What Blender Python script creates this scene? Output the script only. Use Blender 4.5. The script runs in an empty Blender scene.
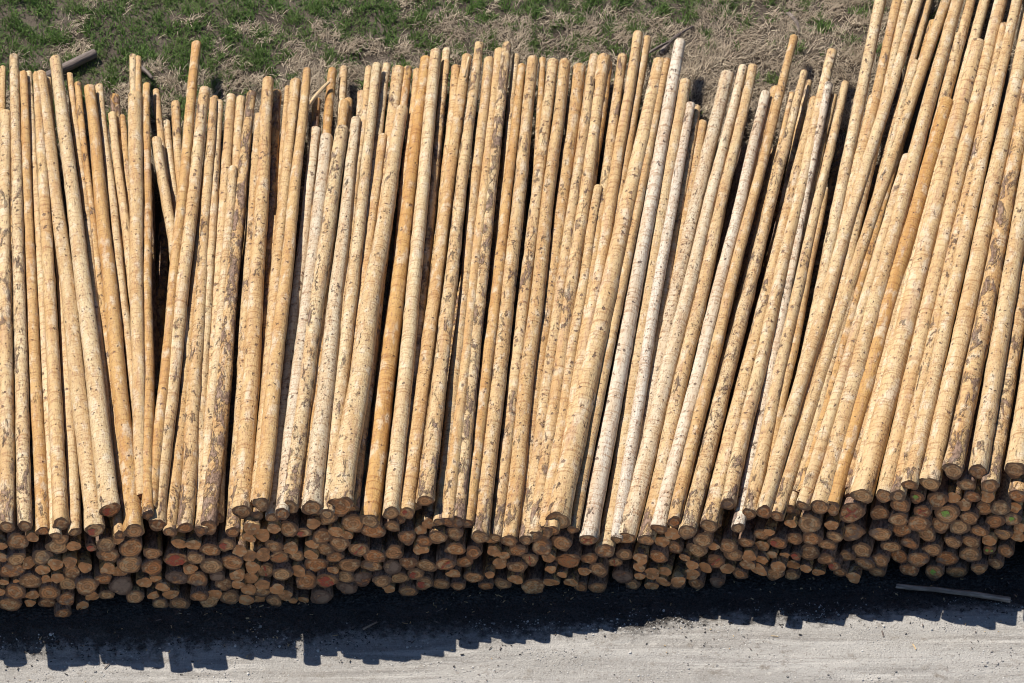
import bpy, math, random
import numpy as np
from mathutils import Vector, Matrix, noise
random.seed(11)
rng = random.Random(5)
S = bpy.context.scene
COL = S.collection

# ------------------------------------------------------------------ camera
THETA = math.radians(46)
FPX, DIST = 4400.0, 55.0
FW = Vector((0, math.cos(THETA), -math.sin(THETA)))
UP = Vector((0, math.sin(THETA), math.cos(THETA)))
RT = Vector((1, 0, 0))
def pdir(px, py):
    return FW + RT * ((px - 512) / FPX) + UP * ((341.5 - py) / FPX)
CAM = -pdir(512, 597) * DIST
SL = 0.0475                                   # the stack runs at a slight angle to the picture

def face_pt(px, py, j=0.0):
    """point on the front face of the stack (set back by j)"""
    d = pdir(px, py)
    t = (SL * CAM.x + j - CAM.y) / (d.y - SL * d.x)
    return CAM + d * t, t

def sstep(a, b, v):
    t = min(1.0, max(0.0, (v - a) / (b - a)))
    return t * t * (3 - 2 * t)

def gz(x, y):
    """ground height: level yard, grassy bank behind the stack"""
    v = y - 0.25 * SL * x
    z = 0.62 * sstep(4.0, 8.4, v) + max(0, min(v, 40) - 8.4) * 0.10
    if v > 5:
        k = min(1, (v - 5) / 3)
        z += k * (0.07 * noise.noise(Vector((x * .55, y * .55, 3))) + 0.03 * noise.noise(Vector((x * 1.7, y * 1.7, 9))))
    return z

def ground_pt(px, py, h):
    d = pdir(px, py)
    z = 0.8
    for _ in range(12):
        t = (z - CAM.z) / d.z
        p = CAM + d * t
        z = gz(p.x, p.y) + h
    return p, t

cam_d = bpy.data.cameras.new('camera'); cam = bpy.data.objects.new('camera', cam_d); COL.objects.link(cam)
cam.location = CAM
cam.rotation_euler = (math.pi / 2 - THETA, 0, 0)
cam_d.sensor_width = 36; cam_d.lens = FPX / 1024 * 36; cam_d.clip_end = 2000; cam_d.clip_start = 1
S.camera = cam
S.cycles.pixel_filter_type = 'BLACKMAN_HARRIS'; S.cycles.filter_width = 1.05

# ------------------------------------------------------------------ light
W = bpy.data.worlds.new('World'); S.world = W; W.use_nodes = True
nt = W.node_tree; nt.nodes.clear()
sky = nt.nodes.new('ShaderNodeTexSky'); sky.sky_type = 'NISHITA'; sky.sun_disc = False; sky.air_density = 1.0; sky.dust_density = 0.0; sky.ozone_density = 6.0
LD = Vector((0.57, -0.44, -1)).normalized()
sky.sun_elevation = math.asin(-LD.z)
sky.sun_rotation = math.atan2(-LD.x, -LD.y)
bg = nt.nodes.new('ShaderNodeBackground'); bg.inputs[1].default_value = 0.07
out = nt.nodes.new('ShaderNodeOutputWorld')
nt.links.new(sky.outputs[0], bg.inputs[0]); nt.links.new(bg.outputs[0], out.inputs[0])
sd = bpy.data.lights.new('sun', 'SUN'); sd.energy = 5.0; sd.angle = math.radians(0.5); sd.color = (1, .95, .86)
sun = bpy.data.objects.new('sun', sd); COL.objects.link(sun)
sun.rotation_euler = LD.to_track_quat('-Z', 'Y').to_euler(); sun.location = (-6, 5, 20)
S.view_settings.view_transform = 'Standard'; S.view_settings.look = 'None'
S.view_settings.exposure = 0.46; S.view_settings.gamma = 1.0

# ------------------------------------------------------------------ material helpers
class NT:
    def __init__(s, name):
        s.m = bpy.data.materials.new(name); s.m.use_nodes = True
        s.t = s.m.node_tree; s.t.nodes.clear()
        s.out = s.n('ShaderNodeOutputMaterial'); s.b = s.n('ShaderNodeBsdfPrincipled')
        s.t.links.new(s.b.outputs[0], s.out.inputs[0])
        s.b.inputs['Specular IOR Level'].default_value = 0.25
        s.b.inputs['Roughness'].default_value = 0.75
    def n(s, k): return s.t.nodes.new(k)
    def L(s, a, b): s.t.links.new(a, b)
    def val(s, sock, v):
        if isinstance(v, (int, float, tuple, list)): sock.default_value = v
        else: s.L(v, sock)
    def math(s, op, a, b=0.0, c=0.0, clamp=False):
        n = s.n('ShaderNodeMath'); n.operation = op; n.use_clamp = clamp
        s.val(n.inputs[0], a); s.val(n.inputs[1], b); s.val(n.inputs[2], c)
        return n.outputs[0]
    def mix(s, f, a, b, mode='MIX'):
        n = s.n('ShaderNodeMix'); n.data_type = 'RGBA'; n.blend_type = mode
        s.val(n.inputs[0], f)
        for k, v in ((6, a), (7, b)):
            if isinstance(v, tuple) and len(v) == 3: v = v + (1,)
            s.val(n.inputs[k], v)
        return n.outputs[2]
    def map(s, vec, scale=(1, 1, 1), off=None):
        n = s.n('ShaderNodeVectorMath'); n.operation = 'MULTIPLY_ADD'
        s.L(vec, n.inputs[0]); n.inputs[1].default_value = scale
        if off is not None: s.L(off, n.inputs[2])
        return n.outputs[0]
    def noise(s, vec, scale, detail=3, rough=.55, dist=0):
        n = s.n('ShaderNodeTexNoise'); s.L(vec, n.inputs['Vector'])
        n.inputs['Scale'].default_value = scale; n.inputs['Detail'].default_value = detail
        n.inputs['Roughness'].default_value = rough; n.inputs['Distortion'].default_value = dist
        return n.outputs[0]
    def ramp(s, f, a, b):          # linear step a..b -> 0..1
        n = s.n('ShaderNodeMapRange'); s.val(n.inputs[0], f)
        s.val(n.inputs[1], a); s.val(n.inputs[2], b)
        n.interpolation_type = 'SMOOTHSTEP'
        return n.outputs[0]
    def attr(s, name):
        n = s.n('ShaderNodeAttribute'); n.attribute_type = 'OBJECT'; n.attribute_name = name
        return n.outputs['Fac']
    def vor(s, vec, scale, feature='F1', rnd=1.0):
        n = s.n('ShaderNodeTexVoronoi'); n.feature = feature; s.L(vec, n.inputs['Vector'])
        n.inputs['Scale'].default_value = scale; n.inputs['Randomness'].default_value = rnd
        return n
    def bump(s, h, strength=.4, dist=.01):
        n = s.n('ShaderNodeBump'); n.inputs['Strength'].default_value = strength
        n.inputs['Distance'].default_value = dist; s.L(h, n.inputs['Height'])
        s.L(n.outputs[0], s.b.inputs['Normal'])
    def col(s, c): s.val(s.b.inputs['Base Color'], c if not isinstance(c, tuple) else c + (1,))

def objcoord(a):
    tc = a.n('ShaderNodeTexCoord'); return tc.outputs['Object']

def seeded(a):
    co = objcoord(a)
    seed = a.attr('seed')
    cx = a.n('ShaderNodeCombineXYZ')
    a.L(a.math('MULTIPLY', seed, 91.7), cx.inputs[0]); a.L(a.math('MULTIPLY', seed, 37.1), cx.inputs[1]); a.L(a.math('MULTIPLY', seed, 53.3), cx.inputs[2])
    return co, cx.outputs[0]

def peeled_wood():
    a = NT('peeled_spruce')
    co0, off = seeded(a)
    sc = a.n('ShaderNodeVectorMath'); sc.operation = 'SCALE'; a.L(co0, sc.inputs[0]); a.L(a.math('MULTIPLY_ADD', a.attr('seed'), .75, .80), sc.inputs['Scale']); co = sc.outputs[0]
    tone, bark, knots = a.attr('tone'), a.attr('bark'), a.attr('knots')
    sep = a.n('ShaderNodeSeparateXYZ'); a.L(co0, sep.inputs[0]); z = sep.outputs[2]
    base = a.mix(tone, (.585, .460, .275), (.485, .290, .105))
    base = a.mix(a.math('MULTIPLY', tone, -3.0, clamp=True), base, (.59, .525, .43))
    # broad mottling along the stem
    mot = a.noise(a.map(co, (7, 7, 1.1), off), 1, 4)
    base = a.mix(a.ramp(mot, .35, .7), base, a.mix(1.0, base, (.86, .74, .62), 'MULTIPLY'))
    pal = a.noise(a.map(co, (5, 5, 2.2), off), 1.7, 3)
    base = a.mix(a.math('MULTIPLY', a.ramp(pal, .50, .70), .60), base, (.62, .53, .395))
    pk = a.noise(a.map(co, (9, 9, 1.6), off), 1.3, 4, .6)
    base = a.mix(a.math('MULTIPLY', a.ramp(pk, .54, .72), .50), base, (.41, .245, .150))
    # cross bands left by the peeling rollers
    band = a.noise(a.map(co, (3.5, 3.5, 36), off), 1, 4, .65)
    base = a.mix(a.math('MULTIPLY', a.ramp(band, .50, .66), .80), base, a.mix(1.0, base, (.60, .46, .36), 'MULTIPLY'))
    # fine inner bark fibres
    fine = a.noise(a.map(co, (46, 46, 14), off), 1, 4, .7)
    base = a.mix(a.math('MULTIPLY', a.ramp(fine, .50, .66), .68), base, (.25, .125, .07))
    # brown flecks of inner bark
    fl = a.noise(a.map(co, (21, 21, 13), off), 1, 5, .65, .4)
    thr = a.math('SUBTRACT', .685, a.math('MULTIPLY', knots, .17))
    flm = a.ramp(fl, thr, a.math('ADD', thr, .06))
    base = a.mix(a.math('MULTIPLY', flm, .80), base, (.17, .092, .055))
    # knots
    wv = a.n('ShaderNodeTexNoise'); a.L(a.map(co, (1, 1, 1), off), wv.inputs['Vector']); wv.inputs['Scale'].default_value = 24; wv.inputs['Detail'].default_value = 2
    vv = a.n('ShaderNodeVectorMath'); vv.operation = 'MULTIPLY_ADD'; a.L(wv.outputs['Color'], vv.inputs[0]); vv.inputs[1].default_value = (.085, .085, .06); a.L(a.map(co, (1, 1, .80), off), vv.inputs[2])
    v = a.vor(vv.outputs[0], 12.5)
    sepc = a.n('ShaderNodeSeparateColor'); a.L(v.outputs['Color'], sepc.inputs[0])
    rad = a.math('MULTIPLY_ADD', sepc.outputs[1], .24, .10)
    kn = a.math('SUBTRACT', 1.0, a.ramp(v.outputs['Distance'], a.math('MULTIPLY', rad, .6), rad))
    on = a.math('LESS_THAN', sepc.outputs[0], a.math('MULTIPLY_ADD', knots, .75, .10))
    kn = a.math('MULTIPLY', kn, on)
    base = a.mix(a.math('MULTIPLY', kn, .82), base, (.11, .062, .045))
    # remaining bark: patches, more of it at the butt
    bn = a.noise(a.map(co, (7, 7, 2.6), off), 1, 6, .70, .5)
    butt = a.math('MULTIPLY', a.math('SUBTRACT', 1.0, a.ramp(z, 0.0, 1.1)), .085)
    thr2 = a.math('SUBTRACT', a.math('SUBTRACT', .70, a.math('MULTIPLY', bark, .235)), butt)
    bm = a.ramp(bn, thr2, a.math('ADD', thr2, .09))
    brk = a.noise(a.map(co, (30, 30, 14), off), 1, 3)
    bcol = a.mix(a.ramp(brk, .38, .62), (.075, .046, .04), (.255, .165, .125))
    base = a.mix(a.math('MULTIPLY', bm, .85), base, bcol)
    a.col(base)
    rg = a.math('MULTIPLY_ADD', bm, .15, .62); a.L(rg, a.b.inputs['Roughness'])
    h = a.math('ADD', a.math('MULTIPLY', band, .6), a.math('MULTIPLY', fine, .7))
    h = a.math('ADD', h, a.math('MULTIPLY', bm, 1.3)); h = a.math('SUBTRACT', h, a.math('MULTIPLY', kn, .8))
    a.bump(h, 1.0, .016)
    return a.m

def end_grain():
    a = NT('sawn_end_grain')
    co, off = seeded(a)
    tone, grey = a.attr('tone'), a.attr('grey')
    sep = a.n('ShaderNodeSeparateXYZ'); a.L(co, sep.inputs[0])
    wob = a.noise(a.map(co, (9, 9, 0), off), 1, 3)
    r = a.math('SQRT', a.math('ADD', a.math('POWER', sep.outputs[0], 2.0), a.math('POWER', sep.outputs[1], 2.0)))
    r = a.math('ADD', r, a.math('MULTIPLY', wob, .035))
    ring = a.math('SINE', a.math('MULTIPLY', r, 170.0))
    base = a.mix(tone, (.78, .42, .185), (.70, .27, .095))
    base = a.mix(a.math('MULTIPLY', a.ramp(ring, -.2, .9), a.math('MULTIPLY', a.math('LESS_THAN', a.attr('rad'), 1.0), .5)), base, (.30, .135, .055))
    st = a.noise(a.map(co, (7, 7, 7), off), 1, 4, .6)
    base = a.mix(a.math('MULTIPLY', a.ramp(st, .45, .65), .65), base, (.24, .12, .06))
    saw = a.noise(a.map(co, (4, 60, 4), off), 1, 2)
    base = a.mix(a.math('MULTIPLY', a.ramp(saw, .5, .7), .3), base, (.22, .13, .08))
    pale = a.noise(a.map(co, (13, 13, 13), off), 1.3, 3)
    base = a.mix(a.math('MULTIPLY', a.ramp(pale, .52, .64), .6), base, (.76, .53, .29))
    # heartwood
    hw = a.math('SUBTRACT', 1.0, a.ramp(r, .03, .075))
    base = a.mix(a.math('MULTIPLY', hw, .35), base, (.36, .16, .07))
    # drying checks
    ang = a.math('ARCTAN2', sep.outputs[1], sep.outputs[0])
    cx = a.n('ShaderNodeCombineXYZ'); a.L(a.math('MULTIPLY', ang, 2.2), cx.inputs[0]); a.L(a.math('MULTIPLY', a.attr('seed'), 40.0), cx.inputs[1])
    ck = a.noise(cx.outputs[0], 1.8, 4)
    ckm = a.math('MULTIPLY', a.ramp(ck, .66, .72), a.ramp(r, .02, .05))
    base = a.mix(a.math('MULTIPLY', ckm, .8), base, (.06, .035, .025))
    gcol = a.mix(a.ramp(st, .4, .6), (.10, .07, .06), (.30, .20, .14))
    gm = a.math('MULTIPLY', a.ramp(a.noise(a.map(co, (8, 8, 8), off), 1, 3), a.math('SUBTRACT', .8, grey), a.math('SUBTRACT', 1.0, grey)), .9)
    base = a.mix(gm, base, gcol)
    rim = a.noise(a.map(co, (20, 20, 0), off), 1, 3)
    rm = a.ramp(a.math('ADD', r, a.math('MULTIPLY', rim, .06)), a.math('MULTIPLY', a.attr('rad'), 1.08), a.math('MULTIPLY', a.attr('rad'), 1.32))
    base = a.mix(a.math('MULTIPLY', rm, .75), base, (.13, .075, .05))
    a.col(base); a.b.inputs['Roughness'].default_value = .85
    a.bump(a.math('ADD', saw, a.math('ADD', st, a.math('MULTIPLY', ckm, -2.0))), .6, .008)
    return a.m

def paint(name, c):
    a = NT(name); co = objcoord(a)
    n = a.noise(co, 45, 4, .7)
    m = a.noise(co, 14, 3, .6)
    a.col(a.mix(a.ramp(m, .50, .66), a.mix(a.ramp(n, .45, .65), c, tuple(k * .5 + .05 for k in c)), (.42, .25, .12)))
    a.b.inputs['Roughness'].default_value = .6
    return a.m

def old_wood(name, dark, light):
    a = NT(name); co = objcoord(a)
    n = a.noise(a.map(co, (30, 30, 3)), 1, 5, .65); m = a.noise(a.map(co, (8, 8, 2)), 1, 3)
    c = a.mix(a.ramp(n, .35, .7), dark, light)
    a.col(a.mix(a.ramp(m, .5, .65), c, (.10, .075, .065)))
    a.bump(n, .8, .01)
    return a.m

def pale_wood():
    a = NT('split_wood'); co = objcoord(a)
    n = a.noise(a.map(co, (30, 30, 4)), 1, 4, .6)
    a.col(a.mix(a.ramp(n, .35, .7), (.58, .43, .25), (.42, .27, .13)))
    return a.m

def road_mat():
    a = NT('gravel'); co = objcoord(a)
    big = a.noise(a.map(co, (.30, 2.4, 1)), 1, 5, .6)
    streak = a.noise(a.map(co, (.35, 7, 1)), 1, 7, .68, .35)
    bright = a.noise(a.map(co, (.28, 5, 1)), 1.3, 6, .65, .3)
    patch = a.noise(a.map(co, (1, 1.4, 1)), 1.1, 5, .65)
    med = a.noise(a.map(co, (1, 1.5, 1)), 8, 6, .72)
    fine = a.noise(co, 42, 4, .75)
    v = a.vor(co, 30)
    c = a.mix(a.ramp(big, .35, .65), (.335, .312, .285), (.44, .415, .385))
    c = a.mix(a.math('MULTIPLY', a.ramp(streak, .50, .66), .65), c, (.225, .205, .185))
    c = a.mix(a.math('MULTIPLY', a.ramp(bright, .54, .68), .70), c, (.58, .545, .50))
    c = a.mix(a.math('MULTIPLY', a.ramp(patch, .56, .66), a.ramp(med, .40, .60)), c, (.235, .205, .17))
    c = a.mix(a.math('MULTIPLY', a.ramp(med, .54, .66), .60), c, (.235, .205, .175))
    c = a.mix(a.math('MULTIPLY', a.ramp(med, .44, .32), .50), c, (.58, .54, .49))
    c = a.mix(a.math('MULTIPLY', a.ramp(fine, .55, .68), .75), c, (.17, .15, .13))
    c = a.mix(a.math('MULTIPLY', a.ramp(fine, .44, .32), .55), c, (.64, .60, .55))
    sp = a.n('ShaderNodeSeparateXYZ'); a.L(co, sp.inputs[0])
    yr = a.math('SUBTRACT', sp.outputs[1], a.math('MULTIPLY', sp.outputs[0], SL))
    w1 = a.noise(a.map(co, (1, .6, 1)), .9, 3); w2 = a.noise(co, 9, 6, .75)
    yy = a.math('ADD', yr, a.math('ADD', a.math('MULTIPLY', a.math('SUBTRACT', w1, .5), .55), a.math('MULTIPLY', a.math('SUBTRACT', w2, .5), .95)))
    dm = a.math('MULTIPLY', a.ramp(yy, -.74, -.38), .97)  # road colour darkened along the stack foot, painting its shadow deeper
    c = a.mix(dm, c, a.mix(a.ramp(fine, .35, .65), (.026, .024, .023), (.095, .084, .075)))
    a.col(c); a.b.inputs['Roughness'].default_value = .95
    h = a.math('ADD', a.math('MULTIPLY', med, .8), a.math('ADD', fine, a.math('MULTIPLY', streak, .8)))
    a.bump(h, .9, .03)
    return a.m

def soil_mat():
    a = NT('bank_soil'); co = objcoord(a)
    n = a.noise(co, 1.6, 5, .6); f = a.noise(co, 17, 5, .7); g = a.noise(co, 60, 3, .7)
    c = a.mix(a.ramp(n, .35, .65), (.095, .072, .055), (.17, .135, .105))
    c = a.mix(a.math('MULTIPLY', a.ramp(f, .5, .68), .7), c, (.045, .035, .028))
    c = a.mix(a.math('MULTIPLY', a.ramp(g, .55, .7), .5), c, (.34, .295, .235))
    a.col(c); a.b.inputs['Roughness'].default_value = .95
    a.bump(a.math('ADD', f, g), 1, .04)
    return a.m

def shade_mulch_mat():
    a = NT('shade_dark_mulch'); co = objcoord(a)
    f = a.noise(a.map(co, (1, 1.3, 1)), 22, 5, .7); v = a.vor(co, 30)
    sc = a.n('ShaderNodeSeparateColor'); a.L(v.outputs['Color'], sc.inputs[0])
    c = a.mix(a.ramp(f, .35, .65), (.026, .024, .023), (.095, .084, .075))  # dark tone puts the stack's shade into the mulch and chip colour
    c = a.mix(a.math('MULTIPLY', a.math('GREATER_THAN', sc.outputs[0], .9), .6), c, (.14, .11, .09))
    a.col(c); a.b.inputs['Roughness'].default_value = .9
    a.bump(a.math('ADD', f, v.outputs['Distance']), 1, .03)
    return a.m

def blade_mat(name, c1, c2, c3):
    a = NT(name)
    g = a.n('ShaderNodeNewGeometry'); r = g.outputs['Random Per Island']
    co = objcoord(a); n = a.noise(co, 1.3, 3)
    c = a.mix(r, c1, c2)
    c = a.mix(a.ramp(n, .4, .65), c, c3); a.col(c); a.b.inputs['Roughness'].default_value = .7
    tr = a.n('ShaderNodeBsdfTranslucent'); a.L(c, tr.inputs[0]); mx = a.n('ShaderNodeMixShader'); mx.inputs[0].default_value = .35
    a.L(a.b.outputs[0], mx.inputs[1]); a.L(tr.outputs[0], mx.inputs[2]); a.L(mx.outputs[0], a.out.inputs[0])
    return a.m

M_LOG, M_END = peeled_wood(), end_grain()
M_RED, M_GREEN, M_ORANGE = paint('red_spray', (.55, .115, .06)), paint('green_spray', (.40, .58, .10)), paint('orange_stain', (.58, .22, .08))
M_OLD, M_PALE = old_wood('weathered_wood', (.11, .085, .075), (.26, .21, .18)), pale_wood()
M_GREY = old_wood('bleached_wood', (.20, .15, .12), (.44, .35, .28))

def mesh_obj(name, verts, faces, mats, parent=None, smooth=True, fmat=None):
    me = bpy.data.meshes.new(name); me.from_pydata(verts, [], faces)
    for m in (mats if isinstance(mats, (list, tuple)) else [mats]): me.materials.append(m)
    if smooth: me.polygons.foreach_set('use_smooth', [True] * len(me.polygons))
    if fmat: me.polygons.foreach_set('material_index', fmat)
    me.update()
    o = bpy.data.objects.new(name, me); COL.objects.link(o)
    if parent: o.parent = parent
    return o

def tag(o, label, cat, group=None, kind=None):
    if label: o['label'] = label
    if cat: o['category'] = cat
    if group: o['group'] = group
    if kind: o['kind'] = kind
    return o

# ------------------------------------------------------------------ logs
SEG = 18
def log_frame(P, Q):
    z = (Q - P).normalized(); x = Vector((0, 0, 1)).cross(z)
    x = x.normalized(); y = z.cross(x)
    return Matrix((x, y, z)).transposed(), (Q - P).length

def log_shape(L, r0, r1, bend, sd):
    """rings of a peeled stem in its own frame (z from butt to tip)"""
    q = random.Random(sd)
    ph = [q.uniform(0, 6.28) for _ in range(8)]
    lob, flare = q.uniform(.03, .12), q.uniform(.0, .10)
    tilt = (q.uniform(-.16, .16), q.uniform(-.18, .18))
    n = max(10, int(L / .17))
    zs = [0.0, .016] + [.016 + (L - .016) * (k / n) for k in range(1, n + 1)]
    ks = min(1, L / 6); by = ks * q.uniform(-.03, .03); w2 = ks * q.uniform(-.012, .012); w3 = ks * q.uniform(-.010, .010)
    rings = []
    for i, z in enumerate(zs):
        t = z / L
        R = (r0 + (r1 - r0) * t ** 1.22) * 1.045
        fl = max(0, 1 - z / .5) ** 2
        cx = bend * math.sin(math.pi * t) + w2 * math.sin(2 * math.pi * t + ph[0]) - w2 * math.sin(ph[0]) * (1 - t) + w3 * math.sin(5 * math.pi * t)
        cy = by * math.sin(math.pi * t) + w3 * math.sin(4 * math.pi * t)
        R *= 1 + .035 * noise.noise(Vector((z * 1.9, sd * 3.7, 0)))
        ring = []
        for k in range(SEG):
            f = 2 * math.pi * k / SEG
            rr = R * (1 + .022 * math.sin(2 * f + ph[1] + 2 * t) + .018 * math.sin(3 * f + ph[2] - 4 * t)
                      + fl * (flare + lob * math.cos(3 * f + ph[3]) + lob * .7 * math.cos(2 * f + ph[4]) + .045 * math.sin(5 * f + ph[5]) + .03 * math.sin(7 * f + ph[6])))
            rr += .007 * noise.noise(Vector((math.cos(f) * 2, math.sin(f) * 2 + sd, z * 3.5))) + .006 * noise.noise(Vector((math.cos(f) * 1.2, math.sin(f) * 1.2 + sd * 2, z * 9)))
            if i == 0: rr *= .945
            x, y = cx + rr * math.cos(f), cy + rr * math.sin(f)
            zz = z + (tilt[0] * x + tilt[1] * y) * max(0, 1 - z / .3)
            if i == len(zs) - 1: zz += .0
            ring.append((x, y, zz))
        rings.append(ring)
    return rings, tilt

def log_geo(rings, r1):
    v = [p for r in rings for p in r]; f = []
    n = len(rings)
    for i in range(n - 1):
        for k in range(SEG):
            a, b = i * SEG + k, i * SEG + (k + 1) % SEG
            f.append((a, b, b + SEG, a + SEG))
    base = len(v)                               # blunt tip with a worn edge
    c = [sum(p[j] for p in rings[-1]) / SEG for j in range(3)]
    for p in rings[-1]:
        v.append((c[0] + (p[0] - c[0]) * .8, c[1] + (p[1] - c[1]) * .8, p[2] + r1 * .22))
    for k in range(SEG):
        a, b = (n - 1) * SEG + k, (n - 1) * SEG + (k + 1) % SEG
        f.append((a, b, base + (k + 1) % SEG, base + k))
    f.append(tuple(base + k for k in range(SEG)))
    return v, f

def end_geo(rings, sd, dz=0.0):
    ring = rings[0]
    c = [sum(p[j] for p in ring) / SEG for j in range(3)]
    q = random.Random(sd + 77)
    v = []; f = []
    for s in (1.0, .66, .33):
        for p in ring:
            v.append((c[0] + (p[0] - c[0]) * s, c[1] + (p[1] - c[1]) * s, c[2] + (p[2] - c[2]) * s - dz - (0 if s == 1 else .004 + q.uniform(-.003, .003))))
    v.append((c[0], c[1], c[2] - dz - .005))
    for i in range(2):
        for k in range(SEG):
            a, b = i * SEG + k, i * SEG + (k + 1) % SEG
            f.append((a, a + SEG, b + SEG, b))
    for k in range(SEG): f.append((2 * SEG + k, 3 * SEG, 2 * SEG + (k + 1) % SEG))
    return v, f, c

def paint_geo(rings, kind, tilt, sd):
    ring = rings[0]; c = [sum(p[j] for p in ring) / SEG for j in range(3)]
    q = random.Random(sd + 5); R = sum(math.hypot(p[0] - c[0], p[1] - c[1]) for p in ring) / SEG
    polys = []
    def strip(ang, l, w, ox=0, oy=0):
        d = (math.cos(ang), math.sin(ang)); e = (-d[1], d[0]); n = 6
        up = [(ox + d[0] * l * (k / n * 2 - 1) + e[0] * w * q.uniform(.6, 1.2), oy + d[1] * l * (k / n * 2 - 1) + e[1] * w * q.uniform(.6, 1.2)) for k in range(n + 1)]
        dn = [(ox + d[0] * l * (k / n * 2 - 1) - e[0] * w * q.uniform(.6, 1.2), oy + d[1] * l * (k / n * 2 - 1) - e[1] * w * q.uniform(.6, 1.2)) for k in range(n + 1)]
        polys.append(up + dn[::-1])
    def blob(ox, oy, r):
        polys.append([(ox + math.cos(t * 6.283 / 14) * r * q.uniform(.7, 1.15), oy + math.sin(t * 6.283 / 14) * r * q.uniform(.7, 1.15)) for t in range(14)])
    if kind == 'x': strip(.75, R * .62, R * .10); strip(2.4, R * .62, R * .10)
    elif kind == 'stripe': strip(1.45, R * .72, R * .10)
    elif kind == 'slash': strip(2.2, R * .72, R * .12)
    elif kind == 'dots': blob(-R * .38, 0, R * .26); blob(R * .35, R * .05, R * .28)
    elif kind == 'dot': blob(R * .12, R * .1, R * .36)
    elif kind == 'half': blob(R * .32, -R * .1, R * .52)
    elif kind == 'full': blob(R * .05, -R * .08, R * .78)
    v = []; f = []
    for i, pl in enumerate(polys):
        b = len(v)
        for x, y in pl:
            v.append((c[0] + x, c[1] + y, c[2] + tilt[0] * x + tilt[1] * y - .012 - .002 * i))
        f.append(tuple(range(b, b + len(pl)))[::-1])
    return v, f

LOGS = []
def make_log(P, Q, r0, r1, tone, bark, knots, bend=0.0, grey=.1, mark=None, name='log'):
    sd = len(LOGS) + 1
    q = random.Random(sd * 13 + 1)
    R, L = log_frame(P, Q)
    root = bpy.data.objects.new(name, None); COL.objects.link(root)
    root.empty_display_size = .2
    root.location = P; root.rotation_euler = R.to_euler()
    rings, tilt = log_shape(L, r0, r1, bend, sd)
    v, f = log_geo(rings, r1)
    st = mesh_obj('stem', v, f, M_LOG, root)
    seed = q.random()
    st['tone'] = float(tone); st['bark'] = float(bark); st['knots'] = float(knots); st['seed'] = seed
    v, f, c = end_geo(rings, sd)
    en = mesh_obj('cut_end', v, f, M_END, root, smooth=False)
    en['tone'] = min(1.0, max(0.0, q.gauss(.5, .35))); en['grey'] = float(grey); en['rad'] = float(r0); en['seed'] = seed
    if mark:
        colr, kind = mark
        v, f = paint_geo(rings, kind, tilt, sd)
        mesh_obj('paint_mark', v, f, {'red': M_RED, 'green': M_GREEN, 'orange': M_ORANGE}[colr], en, smooth=False)
    LOGS.append(root)
    return root

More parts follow.
